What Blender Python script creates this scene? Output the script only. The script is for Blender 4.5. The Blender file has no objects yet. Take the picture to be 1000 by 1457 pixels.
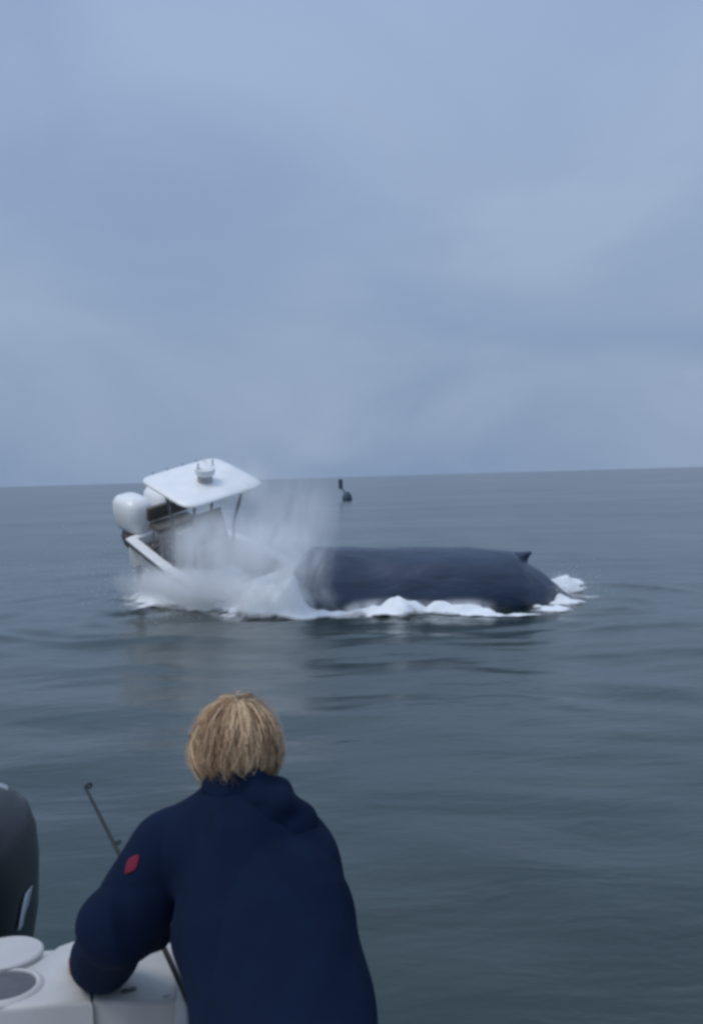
import bpy, bmesh, math, random
import numpy as np
from mathutils import Vector, Matrix
from mathutils.bvhtree import BVHTree

random.seed(7)
rng = np.random.default_rng(7)
R = math.radians
scene = bpy.context.scene
COL = scene.collection

# ------------------------------------------------------------------ camera
CAM_Z, FPX, W0, H0 = 2.8, 1500.0, 1000.0, 1457.0
PITCH, ROLL = math.atan(50.0 / FPX), R(1.66)
_f = Vector((0, math.cos(PITCH), -math.sin(PITCH)))
_r0 = Vector((1, 0, 0)); _u0 = _r0.cross(_f)
_r = _r0 * math.cos(ROLL) - _u0 * math.sin(ROLL)
_u = _u0 * math.cos(ROLL) + _r0 * math.sin(ROLL)
cam_data = bpy.data.cameras.new('camera')
cam = bpy.data.objects.new('camera', cam_data); COL.objects.link(cam)
cam.matrix_world = Matrix(((_r.x, _u.x, -_f.x, 0), (_r.y, _u.y, -_f.y, 0), (_r.z, _u.z, -_f.z, CAM_Z), (0, 0, 0, 1)))
cam_data.sensor_fit = 'VERTICAL'; cam_data.sensor_height = 36.0
cam_data.lens = 36.0 * FPX / H0
cam_data.clip_start = 0.05; cam_data.clip_end = 60000
cam_data.dof.use_dof = True
cam_data.dof.focus_distance = 9.0
cam_data.dof.aperture_fstop = 9.0
scene.camera = cam

def U(px, py, Y):
    """measured point of the photograph at a distance Y from the lens -> place in the world"""
    d = _f * FPX + _r * (px - W0 / 2) - _u * (py - H0 / 2)
    t = Y / d.y
    return Vector((d.x * t, Y, CAM_Z + d.z * t))

def UZ(px, py, z):
    d = _f * FPX + _r * (px - W0 / 2) - _u * (py - H0 / 2)
    t = (z - CAM_Z) / d.z
    return Vector((d.x * t, d.y * t, z))

# ------------------------------------------------------------------ world, sun, exposure
SUN_EL, SUN_AZ = R(60), R(-115)          # azimuth from +Y (away from the lens) towards +X
world = bpy.data.worlds.new('World'); scene.world = world
world.use_nodes = True
nt = world.node_tree; nt.nodes.clear()
def N(t, **k):
    n = nt.nodes.new(t)
    for a, b in k.items(): setattr(n, a, b)
    return n
out = N('ShaderNodeOutputWorld'); bg = N('ShaderNodeBackground'); bg.inputs['Strength'].default_value = 0.10
sky = N('ShaderNodeTexSky', sky_type='NISHITA', sun_disc=False)
sky.sun_elevation = SUN_EL; sky.sun_rotation = SUN_AZ
sky.air_density = 1.5; sky.dust_density = 4.0
geo = N('ShaderNodeTexCoord')
sep = N('ShaderNodeSeparateXYZ'); nt.links.new(geo.outputs['Generated'], sep.inputs[0])
# cloud deck: direction projected on a flat layer, so the clouds flatten towards the horizon
zc = N('ShaderNodeMath', operation='MAXIMUM'); nt.links.new(sep.outputs['Z'], zc.inputs[0]); zc.inputs[1].default_value = 0.0
za = N('ShaderNodeMath', operation='ADD'); nt.links.new(zc.outputs[0], za.inputs[0]); za.inputs[1].default_value = 0.42
dx = N('ShaderNodeMath', operation='DIVIDE'); nt.links.new(sep.outputs['X'], dx.inputs[0]); nt.links.new(za.outputs[0], dx.inputs[1])
dy = N('ShaderNodeMath', operation='DIVIDE'); nt.links.new(sep.outputs['Y'], dy.inputs[0]); nt.links.new(za.outputs[0], dy.inputs[1])
cmb = N('ShaderNodeCombineXYZ'); cmb.inputs[2].default_value = 4.3; nt.links.new(dx.outputs[0], cmb.inputs[0]); nt.links.new(dy.outputs[0], cmb.inputs[1])
n1 = N('ShaderNodeTexNoise'); n1.inputs['Scale'].default_value = 1.7; n1.inputs['Detail'].default_value = 5; n1.inputs['Roughness'].default_value = 0.5; n1.inputs['Distortion'].default_value = 0.5
mpx = N('ShaderNodeMapping'); mpx.inputs['Scale'].default_value = (-1, 1, 1); nt.links.new(cmb.outputs[0], mpx.inputs['Vector']); nt.links.new(mpx.outputs[0], n1.inputs['Vector'])
cr = N('ShaderNodeValToRGB')
cr.color_ramp.elements[0].position = 0.34; cr.color_ramp.elements[0].color = (0.250, 0.350, 0.530, 1)
cr.color_ramp.elements[1].position = 0.66; cr.color_ramp.elements[1].color = (0.335, 0.430, 0.605, 1)
nt.links.new(n1.outputs['Fac'], cr.inputs['Fac'])
# an overcast deck grows brighter towards the zenith (CIE overcast law, softened)
g1 = N('ShaderNodeMath', operation='MULTIPLY_ADD'); nt.links.new(zc.outputs[0], g1.inputs[0]); g1.inputs[1].default_value = 5.5; g1.inputs[2].default_value = 3.0
gm = N('ShaderNodeMath', operation='MULTIPLY_ADD'); nt.links.new(zc.outputs[0], gm.inputs[0]); nt.links.new(g1.outputs[0], gm.inputs[1]); gm.inputs[2].default_value = 9.15
mx = N('ShaderNodeVectorMath', operation='SCALE'); nt.links.new(cr.outputs['Color'], mx.inputs[0]); nt.links.new(gm.outputs[0], mx.inputs['Scale'])
mix = N('ShaderNodeMix', data_type='RGBA'); mix.inputs['Factor'].default_value = 0.94
nt.links.new(sky.outputs['Color'], mix.inputs['A']); nt.links.new(mx.outputs[0], mix.inputs['B'])
nt.links.new(mix.outputs['Result'], bg.inputs['Color']); nt.links.new(bg.outputs[0], out.inputs['Surface'])

sun_data = bpy.data.lights.new('sun', 'SUN'); sun_data.energy = 1.3; sun_data.angle = R(25); sun_data.color = (1.0, 0.96, 0.90)
sun = bpy.data.objects.new('sun', sun_data); COL.objects.link(sun)
sdir = Vector((math.sin(SUN_AZ) * math.cos(SUN_EL), math.cos(SUN_AZ) * math.cos(SUN_EL), math.sin(SUN_EL)))
sun.rotation_euler = sdir.to_track_quat('Z', 'Y').to_euler(); sun.location = (0, 0, 60)

vs = scene.view_settings
vs.view_transform = 'Standard'; vs.look = 'None'; vs.exposure = 0.0; vs.gamma = 1.0; vs.use_curve_mapping = False
scene.render.engine = 'CYCLES'
scene.cycles.pixel_filter_type = 'BLACKMAN_HARRIS'
scene.cycles.filter_width = 3.2
scene.cycles.use_denoising = True
scene.cycles.max_bounces = 12
scene.cycles.volume_bounces = 8
scene.cycles.transparent_max_bounces = 24
scene.cycles.volume_max_steps = 256

# ------------------------------------------------------------------ helpers: materials
def nodes_of(m):
    m.use_nodes = True
    return m.node_tree, m.node_tree.nodes['Principled BSDF']

def material(name, color, rough=0.5, var=0.12, scale=8.0, bump=0.0, bscale=40.0, spec=0.5, metal=0.0, coat=0.0, stretch=(1, 1, 1), rough_var=0.1, sheen=0.0):
    m = bpy.data.materials.new(name); t, b = nodes_of(m)
    b.inputs['Roughness'].default_value = rough
    b.inputs['Specular IOR Level'].default_value = spec
    b.inputs['Metallic'].default_value = metal
    b.inputs['Coat Weight'].default_value = coat
    b.inputs['Sheen Weight'].default_value = sheen
    tc = t.nodes.new('ShaderNodeTexCoord')
    mp = t.nodes.new('ShaderNodeMapping'); mp.inputs['Scale'].default_value = stretch
    t.links.new(tc.outputs['Object'], mp.inputs['Vector'])
    n = t.nodes.new('ShaderNodeTexNoise'); n.inputs['Scale'].default_value = scale; n.inputs['Detail'].default_value = 6
    t.links.new(mp.outputs[0], n.inputs['Vector'])
    r = t.nodes.new('ShaderNodeValToRGB')
    r.color_ramp.elements[0].position = 0.3; r.color_ramp.elements[1].position = 0.7
    r.color_ramp.elements[0].color = tuple(c * (1 - var) for c in color) + (1,)
    r.color_ramp.elements[1].color = tuple(min(1, c * (1 + var)) for c in color) + (1,)
    t.links.new(n.outputs['Fac'], r.inputs['Fac']); t.links.new(r.outputs['Color'], b.inputs['Base Color'])
    mr = t.nodes.new('ShaderNodeMapRange'); mr.inputs['To Min'].default_value = max(0, rough - rough_var); mr.inputs['To Max'].default_value = min(1, rough + rough_var)
    t.links.new(n.outputs['Fac'], mr.inputs['Value']); t.links.new(mr.outputs[0], b.inputs['Roughness'])
    if bump:
        n2 = t.nodes.new('ShaderNodeTexNoise'); n2.inputs['Scale'].default_value = bscale; n2.inputs['Detail'].default_value = 4
        t.links.new(mp.outputs[0], n2.inputs['Vector'])
        bp = t.nodes.new('ShaderNodeBump'); bp.inputs['Strength'].default_value = 1.0; bp.inputs['Distance'].default_value = bump
        t.links.new(n2.outputs['Fac'], bp.inputs['Height']); t.links.new(bp.outputs[0], b.inputs['Normal'])
    return m

M = {}
M['gelcoat'] = material('white_gelcoat', (0.85, 0.85, 0.84), 0.35, 0.05, 3.0, 0.0, coat=0.2)
M['gelcoat_shaded'] = material('shaded_gelcoat', (0.50, 0.49, 0.475), 0.45, 0.07, 7.0, 0.0006, 300.0)  # white gelcoat, base colour darkened for the shade over the near boat
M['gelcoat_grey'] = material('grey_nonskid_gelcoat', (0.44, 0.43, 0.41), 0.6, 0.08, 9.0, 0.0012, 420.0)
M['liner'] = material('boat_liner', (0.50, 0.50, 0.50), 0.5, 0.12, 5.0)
M['console'] = material('console_grey', (0.42, 0.42, 0.43), 0.45, 0.1, 5.0)
M['cushion'] = material('brown_grey_vinyl', (0.10, 0.085, 0.07), 0.5, 0.2, 9.0)
M['dark'] = material('dark_rubber', (0.02, 0.022, 0.025), 0.5, 0.2, 12.0)
M['metal'] = material('aluminium_tube', (0.55, 0.56, 0.57), 0.35, 0.08, 10.0, metal=0.9)
M['frame_grey'] = material('dark_grey_frame', (0.14, 0.14, 0.15), 0.5, 0.1, 10.0)
M['glass_dark'] = material('smoked_acrylic', (0.03, 0.035, 0.04), 0.12, 0.1, 4.0, coat=0.5)
M['cowl'] = material('black_cowl_paint', (0.008, 0.012, 0.015), 0.30, 0.2, 6.0, spec=0.35)
M['decal'] = material('silver_decal', (0.42, 0.45, 0.48), 0.4, 0.05, 8.0)
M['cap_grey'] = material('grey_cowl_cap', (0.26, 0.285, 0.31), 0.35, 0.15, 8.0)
M['well_shade_and_latch'] = material('well_shade_and_latch_grey', (0.095, 0.10, 0.112), 0.7, 0.12, 30.0, 0.001, 200.0)  # shade inside the round well put into the colour; also colours a latch
M['hoodie'] = material('navy_fleece', (0.0056, 0.0135, 0.037), 0.95, 0.12, 14.0, 0.0012, 700.0, spec=0.12)
def add_creases(m, scale, dist, stretch):
    t = m.node_tree; b = t.nodes['Principled BSDF']; prev = b.inputs['Normal'].links[0].from_socket
    tc = t.nodes.new('ShaderNodeTexCoord'); mp = t.nodes.new('ShaderNodeMapping'); mp.inputs['Scale'].default_value = stretch; mp.inputs['Rotation'].default_value = (0, R(35), R(15)); t.links.new(tc.outputs['Object'], mp.inputs['Vector'])
    n = t.nodes.new('ShaderNodeTexNoise'); n.noise_type = 'RIDGED_MULTIFRACTAL'; n.inputs['Scale'].default_value = scale; n.inputs['Detail'].default_value = 2; n.inputs['Distortion'].default_value = 0.8; t.links.new(mp.outputs[0], n.inputs['Vector'])
    bp = t.nodes.new('ShaderNodeBump'); bp.inputs['Distance'].default_value = dist; t.links.new(n.outputs['Fac'], bp.inputs['Height']); t.links.new(prev, bp.inputs['Normal']); t.links.new(bp.outputs[0], b.inputs['Normal'])
add_creases(M['hoodie'], 3.4, 0.05, (1.5, 1.0, 0.8))
M['patch'] = material('red_badge', (0.17, 0.006, 0.030), 0.9, 0.15, 60.0)
M['skin'] = material('skin', (0.50, 0.31, 0.24), 0.5, 0.08, 20.0)
M['trousers'] = material('dark_trousers', (0.018, 0.02, 0.028), 0.9, 0.2, 30.0, 0.001, 500.0)
M['shoe'] = material('rubber_boot', (0.03, 0.03, 0.03), 0.6, 0.1, 30.0)
M['rod'] = material('black_rod_blank', (0.010, 0.010, 0.012), 0.65, 0.1, 40.0)
M['cork'] = material('cork_grip', (0.30, 0.19, 0.10), 0.9, 0.2, 90.0)
M['buoy'] = material('dark_buoy_paint', (0.05, 0.075, 0.11), 0.7, 0.2, 3.0)
M['whale'] = material('wet_whale_skin', (0.026, 0.042, 0.076), 0.36, 0.34, 1.6, 0.035, 4.0, spec=0.5, stretch=(0.5, 1, 1.4))

# ------------------------------------------------------------------ helpers: meshes
def obj(name, verts, faces, mat, parent=None, smooth=True):
    me = bpy.data.meshes.new(name)
    me.from_pydata([tuple(v) for v in verts], [], [tuple(int(i) for i in f) for f in faces])
    me.validate(); me.update()
    if smooth: me.polygons.foreach_set('use_smooth', [True] * len(me.polygons))
    me.materials.append(mat)
    o = bpy.data.objects.new(name, me); COL.objects.link(o)
    if parent is not None: o.parent = parent
    return o

def bm_obj(name, bm, mat, parent=None, smooth=False):
    me = bpy.data.meshes.new(name); bm.normal_update(); bm.to_mesh(me); bm.free()
    if smooth: me.polygons.foreach_set('use_smooth', [True] * len(me.polygons))
    me.materials.append(mat)
    o = bpy.data.objects.new(name, me); COL.objects.link(o)
    if parent is not None: o.parent = parent
    return o

def smooth_angle(o, deg=35):
    me = o.data
    me.polygons.foreach_set('use_smooth', [True] * len(me.polygons))
    bm = bmesh.new(); bm.from_mesh(me)
    for e in bm.edges:
        if len(e.link_faces) == 2 and e.calc_face_angle(0) > R(deg): e.smooth = False
    bm.to_mesh(me); bm.free()
    return o

def empty(name, loc=(0, 0, 0)):
    o = bpy.data.objects.new(name, None); COL.objects.link(o); o.location = loc
    o.empty_display_size = 0.2
    return o

def tag(o, label=None, cat=None, group=None, kind=None):
    if label: o['label'] = label
    if cat: o['category'] = cat
    if group: o['group'] = group
    if kind: o['kind'] = kind
    return o

def box(name, lo, hi, mat, parent=None, bevel=0.01, seg=2):
    bm = bmesh.new(); bmesh.ops.create_cube(bm, size=1)
    c = [(a + b) / 2 for a, b in zip(lo, hi)]; s = [b - a for a, b in zip(lo, hi)]
    for v in bm.verts: v.co = Vector((v.co.x * s[0] + c[0], v.co.y * s[1] + c[1], v.co.z * s[2] + c[2]))
    if bevel: bmesh.ops.bevel(bm, geom=bm.edges[:], offset=bevel, segments=seg, affect='EDGES', profile=0.5)
    return smooth_angle(bm_obj(name, bm, mat, parent))

def frame_at(p, q):
    d = (q - p).normalized(); a = Vector((0, 0, 1)) if abs(d.z) < 0.9 else Vector((1, 0, 0))
    s = d.cross(a).normalized(); return s, s.cross(d)

def tube(name, pts, radii, mat, parent=None, sides=12):
    pts = [Vector(p) for p in pts]
    if not hasattr(radii, '__len__'): radii = [radii] * len(pts)
    V, F = [], []
    for i, p in enumerate(pts):
        a = pts[max(0, i - 1)]; b = pts[min(len(pts) - 1, i + 1)]
        s, t = frame_at(a, b)
        for k in range(sides):
            w = 2 * math.pi * k / sides
            V.append(p + (s * math.cos(w) + t * math.sin(w)) * radii[i])
    for i in range(len(pts) - 1):
        for k in range(sides):
            k2 = (k + 1) % sides
            F.append((i * sides + k, i * sides + k2, (i + 1) * sides + k2, (i + 1) * sides + k))
    F.append(tuple(range(sides - 1, -1, -1))); n = (len(pts) - 1) * sides
    F.append(tuple(range(n, n + sides)))
    return smooth_angle(obj(name, V, F, mat, parent), 50)

def lathe(name, prof, mat, parent=None, loc=(0, 0, 0), sides=40):
    V, F = [], []
    for r, z in prof:
        for k in range(sides):
            w = 2 * math.pi * k / sides
            V.append((loc[0] + r * math.cos(w), loc[1] + r * math.sin(w), loc[2] + z))
    for i in range(len(prof) - 1):
        for k in range(sides):
            k2 = (k + 1) % sides
            F.append((i * sides + k, i * sides + k2, (i + 1) * sides + k2, (i + 1) * sides + k))
    F.append(tuple(range(sides - 1, -1, -1))); n = (len(prof) - 1) * sides
    F.append(tuple(range(n, n + sides)))
    return smooth_angle(obj(name, V, F, mat, parent), 35)

def loft(name, rings, mat, parent=None, closed=True, caps=True):
    n = len(rings[0]); V = [p for r in rings for p in r]; F = []
    for i in range(len(rings) - 1):
        for k in range(n if closed else n - 1):
            k2 = (k + 1) % n
            F.append((i * n + k, i * n + k2, (i + 1) * n + k2, (i + 1) * n + k))
    if caps and closed:
        F.append(tuple(range(n - 1, -1, -1))); m = (len(rings) - 1) * n
        F.append(tuple(range(m, m + n)))
    return obj(name, V, F, mat, parent)

def superring(cx, cy, z, rx, ry, p=3.0, n=40):
    o = []
    for k in range(n):
        w = 2 * math.pi * k / n; c, s = math.cos(w), math.sin(w)
        o.append((cx + rx * math.copysign(abs(c) ** (2 / p), c), cy + ry * math.copysign(abs(s) ** (2 / p), s), z))
    return o

def slab(name, poly, z0, z1, mat, parent=None, bevel=0.012, seg=3):
    """plan outline (counter-clockwise) extruded from z0 to z1"""
    bm = bmesh.new()
    b = [bm.verts.new((p[0], p[1], z0)) for p in poly]; t = [bm.verts.new((p[0], p[1], z1)) for p in poly]
    n = len(poly); bm.faces.new(b[::-1]); top = bm.faces.new(t)
    for i in range(n): bm.faces.new((b[i], b[(i + 1) % n], t[(i + 1) % n], t[i]))
    bmesh.ops.recalc_face_normals(bm, faces=bm.faces[:])
    if bevel: bmesh.ops.bevel(bm, geom=[e for e in top.edges], offset=bevel, segments=seg, affect='EDGES', profile=0.5)
    return smooth_angle(bm_obj(name, bm, mat, parent))

# smooth solids: a signed distance field on a grid, surfaced with surface nets
class Field:
    def __init__(s, lo, hi, h):
        s.h = h; s.lo = np.array(lo, float); s.n = np.ceil((np.array(hi) - s.lo) / h).astype(int) + 1
        s.v = np.full(s.n, 1.0, np.float32)
    def _win(s, lo, hi):
        a = np.clip(np.floor((np.array(lo) - s.lo) / s.h).astype(int), 0, s.n); b = np.clip(np.ceil((np.array(hi) - s.lo) / s.h).astype(int) + 1, 0, s.n)
        sl = tuple(slice(i, j) for i, j in zip(a, b))
        ax = [s.lo[k] + s.h * np.arange(a[k], b[k]) for k in range(3)]
        X, Y, Z = np.meshgrid(*ax, indexing='ij'); return sl, X, Y, Z
    def cone(s, a, b, ra, rb, k=0.02, flat=None, neg=False):
        """rounded cone from a to b; flat=(axis, factor) squashes it along axis; k = blend"""
        a = np.array(a, float); b = np.array(b, float); m = max(ra, rb) + k + 0.03
        sl, X, Y, Z = s._win(np.minimum(a, b) - m, np.maximum(a, b) + m)
        if X.size == 0: return s
        P = np.stack([X - a[0], Y - a[1], Z - a[2]], -1); d = b - a
        if flat:
            ax = np.array(flat[0], float); ax /= np.linalg.norm(ax); q = P @ ax
            P = P + (q * (1 / flat[1] - 1))[..., None] * ax
            d = d + (d @ ax) * (1 / flat[1] - 1) * ax
        L = max(d @ d, 1e-9); t = np.clip((P @ d) / L, 0, 1)
        D = np.linalg.norm(P - t[..., None] * d, axis=-1) - (ra + (rb - ra) * t)
        if flat: D = D * min(1.0, flat[1] ** 0.5)
        v = s.v[sl]
        if neg:
            D = -D; h = np.clip(0.5 - 0.5 * (v - D) / k, 0, 1); s.v[sl] = v * (1 - h) + D * h + k * h * (1 - h)
        else:
            h = np.clip(0.5 + 0.5 * (v - D) / k, 0, 1); s.v[sl] = v * (1 - h) + D * h - k * h * (1 - h)
        return s
    def ball(s, c, r, k=0.02, **kw): return s.cone(c, np.array(c, float) + (0, 0, 1e-4), r, r, k, **kw)
    def warp(s, fn):
        _, X, Y, Z = s._win(s.lo, s.lo + s.h * (s.n - 1)); near = np.abs(s.v) < 0.06
        s.v[near] += fn(X[near], Y[near], Z[near]).astype(np.float32); return s
    def mesh(s):
        v = s.v; ins = v < 0
        cnt = np.zeros(s.n - 1, np.int8)
        for i in (0, 1):
            for j in (0, 1):
                for k in (0, 1):
                    cnt += ins[i:s.n[0] - 1 + i, j:s.n[1] - 1 + j, k:s.n[2] - 1 + k]
        cells = np.argwhere((cnt > 0) & (cnt < 8)); idm = -np.ones(s.n - 1, np.int64)
        idm[tuple(cells.T)] = np.arange(len(cells))
        acc = np.zeros((len(cells), 3)); num = np.zeros(len(cells))
        cor = [(i, j, k) for i in (0, 1) for j in (0, 1) for k in (0, 1)]
        for p in cor:
            for ax in range(3):
                if p[ax]: continue
                q = list(p); q[ax] = 1
                va = v[tuple((cells + p).T)]; vb = v[tuple((cells + q).T)]; c = (va < 0) != (vb < 0)
                t = np.where(c, va / np.where(c, va - vb, 1), 0); pos = np.tile(np.array(p, float), (len(cells), 1)); pos[:, ax] = t
                acc += pos * c[:, None]; num += c
        verts = s.lo + s.h * (cells + acc / num[:, None])
        faces = []
        for ax in range(3):
            sa = [slice(None)] * 3; sb = [slice(None)] * 3; sa[ax] = slice(0, -1); sb[ax] = slice(1, None)
            A, B = ins[tuple(sa)], ins[tuple(sb)]
            e = np.argwhere(A != B); o1, o2 = (ax + 1) % 3, (ax + 2) % 3
            e = e[(e[:, o1] > 0) & (e[:, o2] > 0) & (e[:, o1] < s.n[o1] - 1) & (e[:, o2] < s.n[o2] - 1)]
            fl = A[tuple(e.T)]
            def c(d1, d2):
                t = e.copy(); t[:, o1] += d1; t[:, o2] += d2; return idm[tuple(t.T)]
            q = np.stack([c(-1, -1), c(0, -1), c(0, 0), c(-1, 0)], 1); q[~fl] = q[~fl][:, ::-1]
            faces.append(q)
        return verts, np.concatenate(faces)

def field_obj(name, fld, mat, parent=None):
    V, F = fld.mesh()
    me = bpy.data.meshes.new(name); me.from_pydata(V.tolist(), [], F.tolist()); me.update()
    me.polygons.foreach_set('use_smooth', [True] * len(me.polygons)); me.materials.append(mat)
    o = bpy.data.objects.new(name, me); COL.objects.link(o)
    if parent is not None: o.parent = parent
    return o

# lattice noise for numpy
_lat = rng.random((256, 256)).astype(np.float32) * 2 - 1
def noise2(x, y):
    x = np.asarray(x, float); y = np.asarray(y, float)
    i = np.floor(x).astype(int); j = np.floor(y).astype(int); u = x - i; w = y - j
    u = u * u * u * (u * (u * 6 - 15) + 10); w = w * w * w * (w * (w * 6 - 15) + 10)
    g = lambda a, b: _lat[a & 255, b & 255]
    return (g(i, j) * (1 - u) + g(i + 1, j) * u) * (1 - w) + (g(i, j + 1) * (1 - u) + g(i + 1, j + 1) * u) * w
def fbm2(x, y, o=4, lac=2.03, gain=0.5):
    s = 0; a = 1.0
    for k in range(o): s = s + a * noise2(x + 17.3 * k, y - 9.1 * k); x = x * lac; y = y * lac; a *= gain
    return s

# ------------------------------------------------------------------ sea
_waves = []
for lam, amp, n in ((11.0, 0.045, 3), (6.0, 0.035, 4), (3.1, 0.022, 6), (1.7, 0.012, 7), (0.95, 0.006, 8)):
    for k in range(n):
        L = lam * rng.uniform(0.75, 1.3); th = R(rng.normal(250, 34)); _waves.append((2 * math.pi / L, th, 0.28 * amp * rng.uniform(0.6, 1.3), rng.uniform(0, 6.28), L))
def sea_height(x, y, res=None):
    x = np.asarray(x, float); y = np.asarray(y, float); z = np.zeros_like(x)
    gust = 0.7 + 0.35 * noise2(x * 0.045 + 3.1, y * 0.03 + 8.7)
    for k, th, a, ph, L in _waves:
        w = a * np.sin(k * (x * math.cos(th) + y * math.sin(th)) + ph)
        if res is not None: w = w * np.clip(L / (3.0 * res) - 0.5, 0, 1)
        z += w
    z = z * gust
    # choppy ripples running out from the splash
    dx = np.maximum(np.abs(x - 0.4) - 4.2, 0); d = np.sqrt(dx ** 2 + (y - 22.0) ** 2); br = noise2(x * 0.55 + 31, y * 0.55 + 7)
    for L, a, ph in ((1.15, 0.026, 0.0), (0.72, 0.016, 1.3), (1.9, 0.026, 2.1)):
        k = 1.0 if res is None else np.clip(L / (3.0 * res) - 0.3, 0, 1)
        z += a * k * np.exp(-np.maximum(d - 1.0, 0) / 4.5) * np.sin(2 * math.pi * d / L + 3.2 * br + ph + 0.9 * np.sin(x * 1.7)) * (0.6 + 0.6 * noise2(x * 0.9 + 5, y * 0.7))
    return z

def build_sea():
    ang = np.concatenate([np.linspace(-38, 38, 620, endpoint=False), np.linspace(38, 322, 200, endpoint=False)]) * math.pi / 180
    rad = [0.6]
    while rad[-1] < 25000:
        r = rad[-1]; rad.append(r + max(0.06, 0.0095 * r if r < 90 else 0.04 * r))
    rad = np.array(rad); A, Rr = np.meshgrid(ang, rad)
    X = np.sin(A) * Rr; Y = np.cos(A) * Rr
    dr = np.gradient(rad)[:, None] * np.ones_like(A)
    Z = sea_height(X, Y, dr)
    nr, na = X.shape
    V = np.stack([X, Y, Z], -1).reshape(-1, 3)
    i = np.arange(nr - 1)[:, None] * na; k = np.arange(na)[None, :]; k2 = (k + 1) % na
    F = np.stack([i + k, i + k2, i + na + k2, i + na + k], -1).reshape(-1, 4)[:, ::-1]
    m = bpy.data.materials.new('sea_water'); t, b = nodes_of(m)
    b.inputs['Base Color'].default_value = (0.0026, 0.0165, 0.0100, 1)
    b.inputs['IOR'].default_value = 1.60
    tc = t.nodes.new('ShaderNodeTexCoord')
    def bumpnoise(scale, dist, stretch, prev):
        mp = t.nodes.new('ShaderNodeMapping'); mp.inputs['Scale'].default_value = stretch; mp.inputs['Rotation'].default_value = (0, 0, R(-18))
        t.links.new(tc.outputs['Object'], mp.inputs['Vector'])
        n = t.nodes.new('ShaderNodeTexNoise'); n.inputs['Scale'].default_value = scale; n.inputs['Detail'].default_value = 3; n.inputs['Distortion'].default_value = 0.6
        t.links.new(mp.outputs[0], n.inputs['Vector'])
        bp = t.nodes.new('ShaderNodeBump'); bp.inputs['Strength'].default_value = 1.0; bp.inputs['Distance'].default_value = dist
        t.links.new(n.outputs['Fac'], bp.inputs['Height'])
        if prev: t.links.new(prev.outputs[0], bp.inputs['Normal'])
        return bp
    p = bumpnoise(0.9, 0.034, (0.55, 1.2, 1), None)
    p = bumpnoise(3.2, 0.008, (0.6, 1.15, 1), p)
    p = bumpnoise(8.5, 0.0035, (0.7, 1.1, 1), p)
    t.links.new(p.outputs[0], b.inputs['Normal'])
    # wind patches: rougher and smoother water
    n = t.nodes.new('ShaderNodeTexNoise'); n.inputs['Scale'].default_value = 0.06; n.inputs['Detail'].default_value = 4
    mp = t.nodes.new('ShaderNodeMapping'); mp.inputs['Scale'].default_value = (0.5, 1.5, 1); t.links.new(tc.outputs['Object'], mp.inputs['Vector']); t.links.new(mp.outputs[0], n.inputs['Vector'])
    mr = t.nodes.new('ShaderNodeMapRange'); mr.inputs['From Min'].default_value = 0.3; mr.inputs['From Max'].default_value = 0.7; mr.inputs['To Min'].default_value = 0.15; mr.inputs['To Max'].default_value = 0.22
    t.links.new(n.outputs['Fac'], mr.inputs['Value']); t.links.new(mr.outputs[0], b.inputs['Roughness'])
    me = bpy.data.meshes.new('sea'); me.from_pydata(V.tolist(), [], F.tolist()); me.update()
    me.polygons.foreach_set('use_smooth', [True] * len(me.polygons)); me.materials.append(m)
    o = bpy.data.objects.new('sea', me); COL.objects.link(o)
    tag(o, 'grey blue open sea with low ripples', kind='structure')
build_sea()

# ------------------------------------------------------------------ whale
def scarred_skin(m):
    t = m.node_tree; b = t.nodes['Principled BSDF']; src = b.inputs['Base Color'].links[0].from_socket
    tc = t.nodes.new('ShaderNodeTexCoord'); mp = t.nodes.new('ShaderNodeMapping'); mp.inputs['Scale'].default_value = (0.35, 1.2, 2.2); mp.inputs['Rotation'].default_value = (0, R(14), 0); t.links.new(tc.outputs['Object'], mp.inputs['Vector'])
    n = t.nodes.new('ShaderNodeTexNoise'); n.inputs['Scale'].default_value = 3.5; n.inputs['Detail'].default_value = 6; n.inputs['Distortion'].default_value = 1.2; t.links.new(mp.outputs[0], n.inputs['Vector'])
    mr = t.nodes.new('ShaderNodeMapRange'); mr.inputs['From Min'].default_value = 0.60; mr.inputs['From Max'].default_value = 0.75; mr.inputs['To Max'].default_value = 0.35; t.links.new(n.outputs['Fac'], mr.inputs['Value'])
    mx = t.nodes.new('ShaderNodeMix'); mx.data_type = 'RGBA'; t.links.new(mr.outputs[0], mx.inputs['Factor']); t.links.new(src, mx.inputs['A']); mx.inputs['B'].default_value = (0.10, 0.12, 0.15, 1); t.links.new(mx.outputs['Result'], b.inputs['Base Color'])
scarred_skin(M['whale'])

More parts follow.
